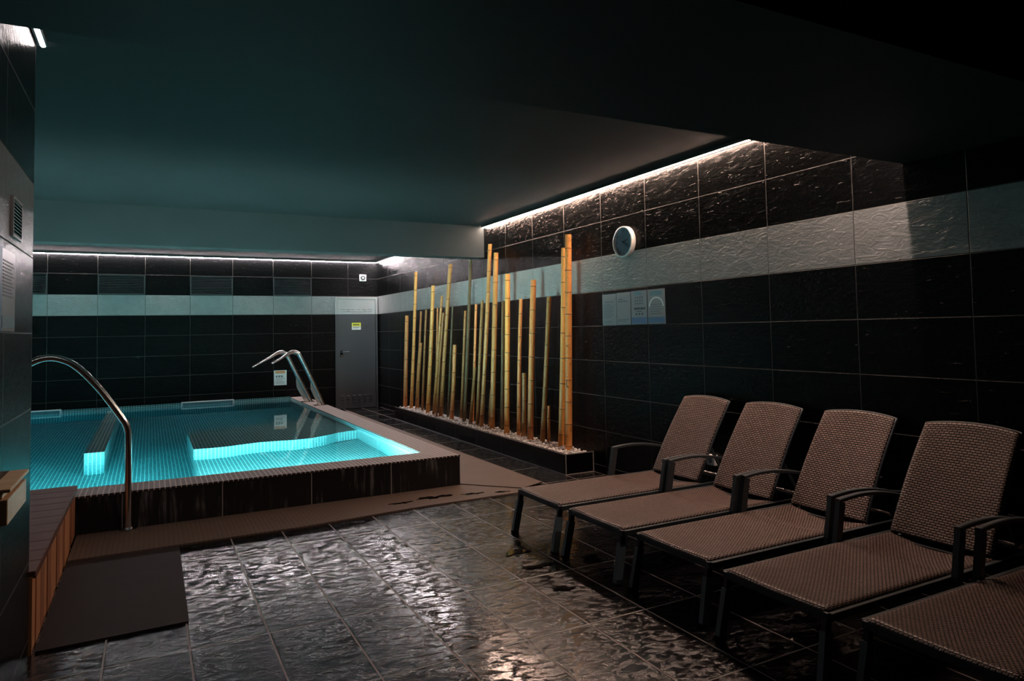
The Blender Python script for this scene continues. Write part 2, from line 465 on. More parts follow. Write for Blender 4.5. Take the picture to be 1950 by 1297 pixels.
led_strip((3.05, 2.436, ZL), (3.77, 2.436, ZL), 'short strip end tucked behind the near ceiling beam by the right wall', M['led_mid'])
led_strip((XL + .026, 2.48, ZL), (XL + .026, YL + .01, ZL), 'bright strip end on top of the near left wall', M['led_left'])
led_strip((XF + .05, YL + .026, ZL), (XL - .02, YL + .026, ZL), 'strip light around the corner of the near left wall', M['led_left'])

# ================================================================== swimming pool
PX0, PX1, PY0, PY1 = XF + .012, 2.47, 5.74, YB - .002
IX, IY = 2.22, 6.05          # inner edges of the coping
ZT = .277; ZW = .242; ZP = -1.0
pool = thing('swimming_pool', (0, 9.2, 0), 'raised indoor pool with glowing teal water and dark tiled rim', 'pool')
m = MB()
m.box(PX0, PX1, PY0, PY0 + .06, -.02, ZT - .012); m.box(PX1 - .06, PX1, PY0 + .06, PY1 - .002, -.02, ZT - .012)
m.build('facing', M['facing'], pool)
m = MB()
m.prism([(PX0, PY0 - .004), (PX1 + .004, PY0 - .004), (PX1 + .004, PY1 - .002), (IX, PY1 - .002), (IX, IY), (PX0, IY)], ZT - .012, ZT)
m.build('coping', M['coping'], pool)
m = MB()
m.quad((PX0, IY, ZP), (IX, IY, ZP), (IX, PY1 - .01, ZP), (PX0, PY1 - .01, ZP))
m.quad((PX0, IY, ZP), (IX, IY, ZP), (IX, IY, ZT - .013), (PX0, IY, ZT - .013))
m.quad((IX, IY, ZP), (IX, PY1 - .01, ZP), (IX, PY1 - .01, ZT - .013), (IX, IY, ZT - .013))
m.quad((PX0, PY1 - .01, ZP), (IX, PY1 - .01, ZP), (IX, PY1 - .01, ZT + .012), (PX0, PY1 - .01, ZT + .012))
m.quad((PX0 + .01, IY, ZP), (PX0 + .01, PY1 - .01, ZP), (PX0 + .01, PY1 - .01, ZT - .013), (PX0 + .01, IY, ZT - .013))
m.build('basin', M['basin'], pool)
# submerged bench with a wavy front, and the lower tread before it
fr = [(.408, 7.885), (.56, 7.87), (.73, 7.875), (.90, 7.935), (1.07, 7.975), (1.25, 7.955), (1.43, 7.92), (1.62, 7.945), (1.80, 8.05), (1.95, 8.17), (2.10, 8.24), (IX + .01, 8.27)]
m = MB(); m.prism(fr + [(IX + .01, 9.80), (1.5, 9.62), (.407, 9.30)], ZP, .10); m.build('bench', M['basin'], pool)
m = MB(); m.prism([(.402, IY - .01), (IX + .01, IY - .01), (IX + .01, 8.25), (1.9, 8.1), (.402, 7.89)], ZP, -.52); m.build('tread', M['basin'], pool)
m = MB(); m.box(-.575, -.400, 8.16, PY1 - .012, ZP, .185); m.build('massage_ledge', M['basin'], pool)
m = MB(); m.box(PX0 + .004, IX + .004, IY - .004, PY1 - .006, ZP - .004, ZW)
wat = m.build('water', M['water'], pool)
POOLW = 280; LTILT = .6
for x0, x1 in ((.47, 1.28), (-2.0, -1.20)):
    m = MB(); y1 = PY1 - .011; y0 = y1 - .03
    m.box(x0, x1, y0, y1, .284, .302); m.box(x0, x1, y0, y1, .205, .222)
    m.box(x0, x0 + .02, y0, y1, .222, .284); m.box(x1 - .02, x1, y0, y1, .222, .284)
    sk = m.build('skimmer', M['skim'], pool)
    m = MB(); m.box(x0 + .02, x1 - .02, y1 - .008, y1 - .002, .222, .284); m.build('flap', M['teal'], sk)
for px in (-1.55, -.50, .62, 1.62):
    m = MB(); m.ring((px, IY, -.12), (0, 1, 0), .115, .085, .03); lp = m.build('underwater_lamp', M['skim'], pool)
    m = MB(); m.disc((px, IY + .002, -.12), (0, 1, 0), .085, .012, 24); m.build('lens', M['pool_lamp'], lp)
    L = bpy.data.lights.new('pool_light', 'AREA'); L.shape = 'DISK'; L.size = .34; L.energy = POOLW; L.color = (.68, 1.0, .95)
    lo = bpy.data.objects.new('pool_light', L); COL.objects.link(lo); lo.location = (px, IY + .03, -.12); lo.rotation_euler = (PI / 2 + LTILT, 0, 0)

# handrail by the wooden steps
def smooth_path(pts, n=8):
    P = [np.array(p, float) for p in pts]; out = []
    for i in range(len(P) - 1):
        p0 = P[max(i - 1, 0)]; p1 = P[i]; p2 = P[i + 1]; p3 = P[min(i + 2, len(P) - 1)]
        for k in range(n):
            t = k / n
            out.append(tuple(.5 * ((2 * p1) + (-p0 + p2) * t + (2 * p0 - 5 * p1 + 4 * p2 - p3) * t * t + (-p0 + 3 * p1 - 3 * p2 + p3) * t ** 3)))
    out.append(tuple(P[-1])); return out
RY = 5.705
t = thing('handrail', (-.13, RY, 0), 'bent steel handrail rising from the floor by the pool front', 'handrail')
pts = [(-.13, RY, .014), (-.13, RY, .35), (-.132, RY, .66), (-.140, RY, .73), (-.163, RY, .79), (-.275, RY, .97), (-.36, RY, 1.085), (-.44, RY, 1.175), (-.51, RY, 1.228),
       (-.60, RY, 1.255), (-.69, RY, 1.238), (-.78, RY, 1.17), (-.95, RY, .95), (-1.15, RY, .65), (-1.2, RY, .5), (-1.21, RY, .366)]
m = MB(); m.tube(smooth_path(pts, 6), .0235, 16, up=(0, 1, 0)); m.build('rail', M['chrome'], t)
m = MB(); m.disc((-.13, RY, .013), (0, 0, 1), .058, .008, 28); m.disc((-.13, RY, .021), (0, 0, 1), .036, .012, 28, r2=.027); m.build('base_flange', M['chrome'], t)
m = MB(); m.tube([(-.1305, RY, .34), (-.1305, RY, .35)], .0245, 16); m.build('joint_ring', M['chrome'], t)

# pair of swan-neck water spouts on the far rim
def swan(pts, fin, label, base):
    t = thing('water_spout', base, label, 'spout', 'swan neck spouts on the pool rim')
    Y = base[1]
    path = smooth_path([(x, Y, z) for x, z in pts], 6)
    def prof(u):
        k = min(1, max(0, (u - .55) / .42)); a = .034 + .050 * k; b = .034 - .020 * k   # flattens towards the mouth
        return [(a * math.cos(2 * PI * j / 16), b * math.sin(2 * PI * j / 16)) for j in range(16)]
    m = MB(); m.sweep(path, prof, (0, 1, 0) if False else (.35, 0, 1), 0, True); m.build('neck', M['chrome'], t)
    m = MB(); (x0, z0), (x1, z1), (x2, z2) = fin
    bx, bz = pts[0]; cx, cz = pts[1]
    vs = []
    for y in (Y - .02, Y + .02): vs += [(x0 + .02, y, z0 + .05), (x1, y, z1), (x2, y, ZT + .008), (bx, y, ZT + .008), (cx, y, cz)]
    m.add(vs, [(0, 1, 2, 3, 4), (9, 8, 7, 6, 5)] + [(i, (i + 1) % 5, 5 + (i + 1) % 5, 5 + i) for i in range(5)])
    m.build('brace', M['chrome'], t)
    m = MB(); m.prism([(x2 - .06, Y - .075), (bx + .06, Y - .075), (bx + .06, Y + .075), (x2 - .06, Y + .075)], ZT, ZT + .008); m.build('base_plate', M['chrome'], t)
    return t
swan([(2.405, .284), (2.235, .675), (2.062, 1.04), (2.022, 1.095), (1.954, 1.118), (1.876, 1.09), (1.775, 1.03), (1.638, .955)], [(2.197, .66), (2.212, .545), (2.325, .29)],
     'nearer of the two bent steel water spouts on the pool rim', (2.36, 10.95, ZT))
swan([(2.355, .284), (2.132, .735), (2.005, 1.0), (1.960, 1.075), (1.880, 1.105), (1.796, 1.075), (1.643, .99), (1.444, .880)], [(2.105, .65), (2.125, .54), (2.255, .29)],
     'farther of the two bent steel water spouts, beside the back wall notice', (2.31, 11.63, ZT))

# ================================================================== wooden steps, mats, puddles
t = thing('wooden_step', (-1.0, 4.72, 0), 'orange brown wooden pool step box beside the near left wall', 'step')
SX0, SX1, SY0, SY1, SZ = -1.75, -.452, 3.72, 5.715, .362
m = MB()
for k in range(11):
    y0 = SY0 + k * (SY1 - SY0) / 11
    m.box(SX0, SX1 + .012, y0 + .002, y0 + (SY1 - SY0) / 11 - .002, SZ - .024, SZ, 0, .003)
m.build('top_boards', M['steptop'], t)
m = MB(); m.box(SX0 + .02, SX1 - .024, SY0 + .02, SY1 - .02, .0, SZ - .026); m.build('carcass', M['black'], t)
m = MB()
for k in range(15):
    y0 = SY0 + .005 + k * (SY1 - SY0 - .01) / 15; w = (SY1 - SY0 - .01) / 15
    m.box(SX1 - .022, SX1 - (0.0 if k % 3 else .004), y0 + .0008, y0 + w - .0008, .0 if k < 13 else .02, SZ - .026, (0, 0, 1, 0, 1)[k % 5] if k < 13 else 1, .002)
m.build('side_boards', [M['stepside'], M['stepside2']], t)
m = MB(); m.box(SX0, SX1, SY0, SY0 + .018, 0, SZ - .026); m.build('end_board', M['stepside'], t)
m = MB(); m.box(SX1 - .002, SX1 + .013, SY0 + .01, SY1, SZ - .034, SZ - .027); m.build('edge_strip', M['steptop'], t)

def mat_obj(name, poly, z0, z1, mt, label, cat):
    cx = sum(p[0] for p in poly) / len(poly); cy = sum(p[1] for p in poly) / len(poly)
    m = MB(); m.prism(poly, z0, z1); return tag(m.build(name, mt, origin=(cx, cy, 0)), label, cat)
mat_obj('floor_mat', [(-.440, 3.725), (.175, 3.735), (.180, 5.085), (-.440, 5.085)], .0005, .011, M['mat'], 'brown rubber mat on the floor beside the wooden step', 'mat')
mat_obj('runner_mat', [(-.445, 5.115), (1.0, 5.115), (1.9, 5.20), (2.95, 5.20), (2.95, 5.52), (2.60, 5.735), (-.445, 5.735)], .0005, .0125, M['runner'], 'wet brown runner mat lying along the front of the pool', 'mat')
mat_obj('runner_mat', [(2.475, 5.74), (2.87, 5.30), (3.13, 5.42), (3.13, 12.2), (2.475, 12.2)], .0130, .020, M['runner'], 'beige runner mat between the pool side and the bamboo planter', 'mat')

def blob(cx, cy, rx, ry, z, label, seed):
    r = random.Random(seed); n = 56; ph = [r.random() * 6.28 for _ in range(6)]
    poly = []
    for k in range(n):
        a = 2 * PI * k / n
        q = 1 + .30 * math.sin(2 * a + ph[0]) + .22 * math.sin(3 * a + ph[1]) + .18 * math.sin(5 * a + ph[2]) + .13 * math.sin(8 * a + ph[3]) + .08 * math.sin(13 * a + ph[4])
        q = max(.22, q)
        poly.append((cx + rx * q * math.cos(a), cy + ry * q * math.sin(a)))
    m = MB(); m.prism(poly, z, z + .0012)
    return tag(m.build('water_puddle', M['wet'], origin=(cx, cy, z)), label, 'puddle', 'water puddles on the floor')
ZM = .0127
for i, (x, y, rx, ry, z, lb) in enumerate([
    (2.03, 3.85, .060, .045, .0040, 'small dark puddle on the slate floor before the first lounger'),
    (2.02, 3.56, .075, .030, .0040, 'long dark puddle on the slate floor before the second lounger'),
    (1.955, 3.19, .050, .028, .0040, 'tiny puddle on the slate floor, nearest the viewer'),
    (2.36, 3.50, .060, .050, .0040, 'dark puddle in shade under the second lounger'),
    (2.10, 5.42, .120, .050, ZM, 'largest puddle on the runner mat near the pool corner'),
    (1.80, 5.38, .070, .030, ZM, 'leftmost puddle on the runner mat before the pool'),
    (2.42, 5.36, .080, .030, ZM, 'puddle on the runner mat just below the pool corner'),
    (2.66, 5.29, .060, .022, ZM, 'rightmost puddle on the runner mat by the first lounger')]):
    blob(x, y, rx, ry, z, lb, i + 3)

# ================================================================== planter, pebbles, bamboo
GX0, GY0, GY1, GZ = 3.510, 5.612, 10.76, .192
pl = thing('planter', (3.67, 8.2, 0), 'long low black tiled planter holding bamboo along the right wall', 'planter')
m = MB()
m.box(GX0, GX0 + .028, GY0, GY1, 0, GZ - .004); m.box(GX0 + .028, XR - .002, GY0, GY0 + .028, 0, GZ - .004); m.box(GX0 + .028, XR - .002, GY1 - .028, GY1, 0, GZ - .004)
m.build('tiled_wall', M['planter'], pl)
m = MB(); m.box(GX0, GX0 + .028, GY0, GY1, GZ - .004, GZ); m.box(GX0 + .028, XR - .002, GY0, GY0 + .028, GZ - .004, GZ)
m.build('rim', M['wall_left'], pl)
m = MB(); e = .0035
m.box(GX0 - e, GX0 + .003, GY0 - e, GY1, GZ - .003, GZ + .002); m.box(GX0 - e, GX0 + .003, GY0 - e, GY0 + .003, .0, GZ); m.box(XR - .012, XR - .004, GY0 - e, GY0 + .002, 0, GZ)
m.box(GX0, XR - .004, GY0 - e, GY0 + .002, GZ - .002, GZ + .002); m.box(GX0 - e * 1.4, GX0, GY0, GY1, .0, .006); m.box(GX0, XR - .004, GY0 - e * 1.4, GY0, 0, .006)
m.build('edge_joint', M['caulk'], pl)
m = MB(); m.box(GX0 - .004, GX0 + .001, 7.72, 8.12, .010, .075)
dn = m.build('drain_slot', M['black'], pl)
m = MB(); m.box(GX0 + .029, XR - .003, GY0 + .029, GY1 - .029, 0, .140); m.build('gravel_fill', M['gravel'], pl)
# pebble bed: nobody could count it
ico = bmesh.new(); bmesh.ops.create_icosphere(ico, subdivisions=1, radius=1)
IV = np.array([v.co[:] for v in ico.verts]); IF = np.array([[v.index for v in f.verts] for f in ico.faces]); ico.free()
m = MB(); NP = 2300; allv = []; allf = []
for k in range(NP):
    x = rng.uniform(GX0 + .045, XR - .018); y = rng.uniform(GY0 + .045, GY1 - .045)
    s = rng.uniform(.011, .021) * np.array([1, rng.uniform(.7, 1.2), rng.uniform(.55, .9)]); a = rng.uniform(0, 6.28)
    jit = IV * (1 + rng.uniform(-.16, .16, (len(IV), 1))) * s
    R = np.array([[math.cos(a), -math.sin(a), 0], [math.sin(a), math.cos(a), 0], [0, 0, 1]])
    z = .150 + rng.uniform(0, .036) + (.014 if rng.random() < .15 else 0)
    allv.append(jit @ R.T + [x, y, z]); allf.append(IF + k * len(IV))
me = bpy.data.meshes.new('pebble_bed'); me.from_pydata((np.concatenate(allv) - [3.67, 8.2, .14]).tolist(), [], np.concatenate(allf).tolist())
me.materials.append(M['pebble']); me.polygons.foreach_set('use_smooth', [True] * len(me.polygons))
pb = bpy.data.objects.new('pebble_bed', me); COL.objects.link(pb); pb.location = (3.67, 8.2, .14)
tag(pb, 'white pebbles filling the long black planter around the bamboo', 'pebbles', None, 'stuff')

# (base x, base y, top y, top z, radius, material) - from the door end to the near end
BAM = [(3.640, 10.643, 10.504, 1.656, .030, 'orangeb'), (3.654, 10.399, 10.097, 2.321, .0245, 'gold'), (3.731, 10.340, 10.136, 1.220, .0285, 'tan'),
       (3.790, 10.480, 10.262, 1.716, .0172, 'olive'), (3.686, 9.984, 9.759, 1.722, .0164, 'olive'), (3.654, 9.674, 9.375, 2.061, .0285, 'gold'),
       (3.752, 9.600, 9.460, 1.740, .0125, 'tan'), (3.600, 9.301, 8.908, 1.885, .0192, 'tan'), (3.687, 9.237, 8.789, 2.321, .0290, 'tan'),
       (3.610, 9.205, 8.886, 1.649, .0155, 'olive'), (3.725, 9.064, 8.824, 1.735, .0151, 'darkb'), (3.677, 8.819, 8.660, 1.205, .0280, 'orangeb'),
       (3.771, 8.703, 8.499, 1.664, .0183, 'olive'), (3.735, 8.511, 8.218, 2.324, .0215, 'darkb'), (3.790, 8.370, 8.190, 1.739, .0175, 'orangeb'),
       (3.690, 8.225, 8.040, .923, .0210, 'olive'), (3.716, 8.061, 7.841, 1.769, .0205, 'olive'), (3.720, 7.945, 7.600, 2.456, .0255, 'tan'),
       (3.780, 7.860, 7.760, .663, .0134, 'olive'), (3.720, 7.633, 7.436, 2.331, .0311, 'tan'), (3.775, 7.490, 7.390, 1.736, .0177, 'darkb'),
       (3.712, 7.225, 7.129, 2.048, .0320, 'gold'), (3.769, 7.038, 6.917, 1.744, .0216, 'orangeb'), (3.725, 6.844, 6.797, .904, .0271, 'olive'),
       (3.700, 6.639, 6.497, 1.931, .0330, 'orangeb'), (3.719, 6.415, 6.205, 1.730, .0258, 'olive'), (3.765, 6.350, 6.335, .575, .0171, 'orangeb'),
       (3.755, 6.090, 5.945, 2.218, .0310, 'gold'), (3.714, 5.882, 5.798, 2.334, .0345, 'blotched')]
ORD = ['first', 'second', 'third', 'fourth', 'fifth', 'sixth', 'seventh', 'eighth', 'ninth', 'tenth', 'eleventh', 'twelfth', 'thirteenth', 'fourteenth', 'fifteenth',
       'sixteenth', 'seventeenth', 'eighteenth', 'nineteenth', 'twentieth', 'twenty-first', 'twenty-second', 'twenty-third', 'twenty-fourth', 'twenty-fifth', 'twenty-sixth',
       'twenty-seventh', 'twenty-eighth', 'twenty-ninth']
CN = {'orangeb': 'orange brown', 'gold': 'golden', 'tan': 'tan', 'olive': 'olive brown', 'darkb': 'dark', 'blotched': 'dark-blotched golden'}
for i, (bx, by, ty, tz, r, mt) in enumerate(BAM):
    rr = random.Random(i); zb = .141; L = tz - zb
    m = MB(); seg = 18; N_ = max(2, int(round(L / rr.uniform(.21, .29)))); ph = rr.uniform(.3, .8)
    nodes = [(k + ph) / N_ * L for k in range(N_) if .03 < (k + ph) / N_ * L < L - .03]
    zs = [(0, 1.04, 0)]
    bow = rr.uniform(-.012, .012)
    for q in nodes:
        zs += [(q - .018, 1.0, 0), (q - .0055, 1.045, 0), (q - .004, 1.075, 1), (q, 1.06, 1), (q + .0035, 1.075, 1), (q + .006, 1.02, 0), (q + .02, .985, 0)]
    zs += [(L, .97, 0)]
    P = lambda h: (bx + bow * math.sin(PI * h / L), by + (ty - by) * h / L + bow * .6 * math.sin(PI * h / L), zb + h)
    rings = []
    for h, s, _ in zs:
        c = P(h); rad = r * s * (1.06 - .12 * h / L)
        rings.append([(c[0] + rad * math.cos(2 * PI * k / seg), c[1] + rad * math.sin(2 * PI * k / seg), c[2]) for k in range(seg)])
    for a in range(len(rings) - 1):
        mi = 1 if zs[a][2] and zs[a + 1][2] else 0
        m.add(rings[a] + rings[a + 1], [(k, (k + 1) % seg, seg + (k + 1) % seg, seg + k) for k in range(seg)], mi, True)
    c = P(L); rt = r * .97 * .94
    inn = [(c[0] + rt * .72 * math.cos(2 * PI * k / seg), c[1] + rt * .72 * math.sin(2 * PI * k / seg), c[2]) for k in range(seg)]
    dp = [(x, y, z - .03) for x, y, z in inn]
    m.add(rings[-1] + inn, [(k, (k + 1) % seg, seg + (k + 1) % seg, seg + k) for k in range(seg)], 2)
    m.add(inn + dp, [(k, (k + 1) % seg, seg + (k + 1) % seg, seg + k) for k in range(seg)], 2)
    m.add(dp, [tuple(range(seg))], 2); m.add(rings[0], [tuple(range(seg))[::-1]], 0)
    size = 'tall' if tz > 2.0 else ('mid-height' if tz > 1.3 else 'short')
    tag(m.build('bamboo_pole', [M[mt], M['node'], M['pith']], origin=(bx, by, zb)),
        '%s %s bamboo pole, %s from the near end of the planter' % (size, CN[mt], ORD[len(BAM) - 1 - i]), 'bamboo', 'bamboo poles in the black planter')

# ================================================================== back wall: vents, door, speaker, notice
for k, lb in ((-3, 'louvred vent panel on the back wall at the left wall corner'), (-1, 'second louvred back wall vent from the left, above the pool'),
              (1, 'third louvred back wall vent, above the middle of the pool'), (3, 'louvred back wall vent nearest the grey door')):
    x0 = -1.400 + (k + 2) * TW - TW + .0 if False else {-3: -2.067, -1: -.733, 1: .600, 3: 1.933}[k]
    t = thing('wall_vent', (x0 + TW / 2, YB, 2.0787), lb, 'vent', 'louvred vents on the back wall')
    zb_, zt_ = Z0 + ROW + .004, Z0 + 2 * ROW - .004; xa, xb = x0 + .004, x0 + TW - .004; ya, yb = YB - .022, YB - .0005
    m = MB(); m.box(xa, xb, ya, yb, zb_, zb_ + .014); m.box(xa, xb, ya, yb, zt_ - .014, zt_); m.box(xa, xa + .014, ya, yb, zb_ + .014, zt_ - .014); m.box(xb - .014, xb, ya, yb, zb_ + .014, zt_ - .014)
    m.build('frame', M['louvre'], t)
    m = MB(); n = 11
    for j in range(n):
        zc = zb_ + .026 + j * (zt_ - zb_ - .052) / (n - 1)
        m.beam((xa + .014, YB - .012, zc), (xb - .014, YB - .012, zc), .020, .004, (0, .8, 1))
    m.build('louvres', M['louvre'], t)

DX0, DX1, DZ = 3.020, 3.805, 2.062
d = thing('door_1', ((DX0 + DX1) / 2, YB, 0), 'dark grey metal service door in the back corner, pale across its top', 'door', None, 'structure')
yd = YB - .035
m = MB(); m.box(DX0, DX0 + .035, yd - .012, YB - .001, 0, 1.745); m.box(DX1 - .035, DX1, yd - .012, YB - .001, 0, 1.745); m.build('frame', M['door'], d)
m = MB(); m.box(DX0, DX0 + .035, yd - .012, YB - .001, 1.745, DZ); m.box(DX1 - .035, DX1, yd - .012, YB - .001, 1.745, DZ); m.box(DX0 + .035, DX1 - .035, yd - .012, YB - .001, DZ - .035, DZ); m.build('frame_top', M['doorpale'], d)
m = MB(); m.box(DX0 + .039, DX1 - .039, yd, YB - .002, .008, 1.745); m.build('leaf', M['door'], d)
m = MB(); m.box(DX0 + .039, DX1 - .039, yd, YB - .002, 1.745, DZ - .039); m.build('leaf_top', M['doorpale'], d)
for z, mtl, nm in ((1.80, 'doorpale', 'upper_slots'), (1.84, 'doorpale', 'upper_slots')):
    m = MB()
    for j in range(6):
        x = DX0 + .11 + j * .102
        m.beam((x, yd - .004, z), (x + .06, yd - .004, z), .010, .008, (0, 1, .8))
    m.build(nm, M[mtl], d)
for j in range(6):
    x = DX0 + .095 + j * .104
    m = MB()
    for q in range(5): m.beam((x, yd - .005, .125 + .028 * q + .0), (x + .055, yd - .005, .125 + .028 * q), .012, .013, (0, 1, .7))
    m.build('vent_slots', M['door'] if j > 3 else M['alu'], d)
m = MB(); m.box(3.105, 3.150, yd - .012, yd, .965, 1.075, 0, .004); hp = m.build('handle_plate', M['black'], d)
m = MB(); m.tube(smooth_path([(3.127, yd - .010, 1.045), (3.127, yd - .05, 1.045), (3.145, yd - .06, 1.045), (3.25, yd - .06, 1.048)], 5), .011, 10); m.build('lever', M['frame'], hp)
m = MB(); m.disc((3.127, yd - .011, .985), (0, -1, 0), .013, .008, 16); m.build('keyhole', M['chrome'], hp)
m = MB(); m.disc((3.59, yd, 1.52), (0, -1, 0), .011, .006, 16); m.build('peephole', M['chrome'], d)
for z in (.30, 1.6):
    m = MB(); m.tube([(DX1 - .037, yd - .012, z), (DX1 - .037, yd - .012, z + .10)], .009, 10); m.build('hinge', M['door'], d)
t = thing('warning_sign', (3.405, yd, 1.455), 'small yellow and white sign stuck on the grey door', 'sign')
m = MB(); m.box(3.320, 3.490, yd - .003, yd - .0005, 1.455, 1.520); m.build('lower_panel', M['white'], t)
m = MB(); m.box(3.320, 3.490, yd - .003, yd - .0005, 1.520, 1.585); m.build('upper_panel', M['yellow'], t)
m = MB()
for j, (xx, w) in enumerate(((3.345, .018), (3.368, .014), (3.386, .018), (3.409, .012), (3.426, .016), (3.447, .013))): m.box(xx, xx + w, yd - .0038, yd - .003, 1.538, 1.562)
for z in (1.508, 1.496, 1.484): m.box(3.343, 3.468 - (z == 1.484) * .03, yd - .0038, yd - .003, z, z + .004)
m.build('print', M['inkblk'], t)

t = thing('wall_speaker', (3.541, YB, 2.36), 'small square white speaker high on the back wall above the door', 'speaker')
m = MB(); m.box(3.477, 3.605, YB - .03, YB - .0005, 2.363, 2.489, 0, .008); m.build('housing', M['white'], t)
m = MB(); m.disc((3.541, YB - .0295, 2.426), (0, -1, 0), .046, .006, 32, r2=.040); g_ = m.build('grille', M['alu'], t)
m = MB(); m.disc((3.541, YB - .036, 2.426), (0, -1, 0), .018, .004, 24); m.build('centre_cap', M['white'], g_)

def sheet(name, origin, ax, w, h, mats_back, label, cat, group=None):
    """flat sheet on a wall; ax='x' on the back wall, 'y' on the right wall (width runs towards -y), 'Y' left wall (width runs to +y)"""
    ox, oy, oz = origin
    t = thing(name, origin, label, cat, group)
    def bar(u0, u1, v0, v1, dep, mb):
        if ax == 'x': mb.box(ox + u0, ox + u1, oy - dep, oy - dep + .0012, oz + v0, oz + v1)
        elif ax == 'y': mb.box(ox - dep, ox - dep + .0012, oy - u1, oy - u0, oz + v0, oz + v1)
        else: mb.box(ox + dep - .0012, ox + dep, oy + u0, oy + u1, oz + v0, oz + v1)
    m = MB(); bar(0, w, 0, h, .002, m); m.build('sheet', mats_back, t)
    return t, bar
t, bar = sheet('wall_notice', (1.942, YB - .0005, .498), 'x', .214, .262, M['white'], 'square white notice with orange heading low on the back wall', 'notice')
m = MB(); bar(.02, .19, .205, .255, .0032, m); m.build('heading', M['orange'], t)
m = MB()
for k in range(6): bar(.03, .18 - .02 * (k % 3), .035 + .026 * k, .041 + .026 * k, .0032, m)
bar(.03, .055, .14, .165, .0032, m); bar(.075, .1, .14, .165, .0032, m); bar(.12, .145, .14, .165, .0032, m)
m.build('print', M['ink'], t)

# ================================================================== right wall: clock and notices
CX, CY, CZ, CR = XR - .0005, 5.012, 2.168, .142
t = thing('wall_clock', (CX, CY, CZ - CR), 'round wall clock with white rim and bluish dial on the right wall', 'clock')
m = MB(); m.ring((CX, CY, CZ), (-1, 0, 0), CR, CR - .016, .046, 64); m.build('rim', M['white'], t)
m = MB(); m.disc((CX - .002, CY, CZ), (-1, 0, 0), CR - .014, .024, 64); m.build('dial', M['clockface'], t)
cu = bpy.data.curves.new('digits', 'FONT'); m = MB()
for hnum in range(1, 13):
    cu.body = str(hnum); cu.size = .030; cu.align_x = 'CENTER'; cu.align_y = 'CENTER'; cu.extrude = .0006
    tmp = bpy.data.objects.new('tmp_digits', cu); COL.objects.link(tmp)
    dg = bpy.context.evaluated_depsgraph_get(); dm = bpy.data.meshes.new_from_object(tmp.evaluated_get(dg))
    a = 2 * PI * hnum / 12; rr_ = CR - .036
    vs = [(CX - .0268 - v.co.z, CY - (rr_ * math.sin(a) + v.co.x), CZ + rr_ * math.cos(a) + v.co.y) for v in dm.vertices]
    m = MB(); m.add(vs, [tuple(p.vertices) for p in dm.polygons]); m.build('numeral', M['inkblk'], t); bpy.data.meshes.remove(dm); bpy.data.objects.remove(tmp)
bpy.data.curves.remove(cu)
for nm, ang, ln, w, x in (('hour_hand', 70.5, .062, .0085, .0285), ('minute_hand', 127, .090, .0060, .0305)):
    a = math.radians(ang); m = MB()
    d_ = Vector((0, -math.sin(a), math.cos(a)))
    m.beam(Vector((CX - x, CY, CZ)) - d_ * .018, Vector((CX - x, CY, CZ)) + d_ * ln, .0016, w, d_.cross(Vector((1, 0, 0)))); m.build(nm, M['inkblk'], t)
m = MB(); m.disc((CX - .026, CY, CZ), (-1, 0, 0), .007, .007, 20); m.build('pin', M['inkblk'], t)

PW = XR - .0006
# leftmost two pale text sheets, then symbol sheet, then arch sheet
t, bar = sheet('wall_notice', (PW, 5.402, 1.414), 'y', .222, .294, M['paper'], 'leftmost pale text notice below the clock on the right wall', 'notice', 'notices below the clock')
m = MB()
for k in range(7): bar(.018, .155 - .02 * (k == 0 or k == 6) + .02 * (k % 2), .075 + .019 * k, .081 + .019 * k, .0032, m)
bar(.03, .18, .215, .222, .0032, m); bar(.03, .15, .03, .036, .0032, m); m.build('print', M['ink'], t)
m = MB(); bar(.02, .19, .24, .275, .0032, m); m.build('heading', M['paper2'], t)
t, bar = sheet('wall_notice', (PW, 5.176, 1.416), 'y', .208, .296, M['paper'], 'second pale notice from the left below the clock, mostly blank', 'notice', 'notices below the clock')
m = MB(); bar(.018, .16, .21, .219, .0032, m); bar(.03, .09, .228, .238, .0032, m); m.build('title_print', M['ink'], t)
m = MB(); bar(.018, .18, .045, .051, .0032, m); bar(.018, .14, .030, .036, .0032, m); m.build('foot_print', M['ink'], t)
m = MB(); bar(.01, .19, .262, .288, .0032, m); m.build('heading', M['paper2'], t)
t, bar = sheet('wall_notice', (PW, 4.960, 1.417), 'y', .222, .298, M['paper'], 'third notice below the clock with a grid of small symbols', 'notice', 'notices below the clock')
m = MB()
for a in range(4):
    for b in range(3): bar(.058 + .031 * a, .074 + .031 * a, .175 + .027 * b, .191 + .027 * b, .0032, m)
m.build('symbols', M['ink'], t)
m = MB()
for a, w in enumerate((.018, .014, .018, .012, .018, .014, .018)): bar(.045 + .022 * a, .045 + .022 * a + w, .130, .148, .0032, m)
for a in range(3): bar(.065 + .042 * a, .083 + .042 * a, .084, .098, .0032, m)
bar(.075, .155, .112, .117, .0032, m); m.build('print', M['inkblk'], t)
m = MB(); bar(.004, .218, .006, .062, .0032, m); m.build('blue_footer', M['blue'], t)
m = MB(); bar(.05, .15, .258, .292, .0032, m); m.build('header', M['teal'], t)
t, bar = sheet('wall_notice', (PW, 4.727, 1.417), 'y', .228, .298, M['paper2'], 'rightmost notice below the clock with a pale arch and blue foot', 'notice', 'notices below the clock')
m = MB()
for k in range(14):
    a0 = PI * k / 14; a1 = PI * (k + 1) / 14
    p = [(PW - .0032, 4.727 - .114 + rad * math.cos(a), 1.417 + .150 + rad * .85 * math.sin(a)) for rad, a in ((.098, a0), (.098, a1), (.083, a1), (.083, a0))]
    m.quad(*p)
m.build('arch', M['white'], t)
m = MB()
for k in range(5): bar(.035, .18 - .02 * (k % 2), .085 + .020 * k, .090 + .020 * k, .0032, m)
m.build('print', M['ink'], t)
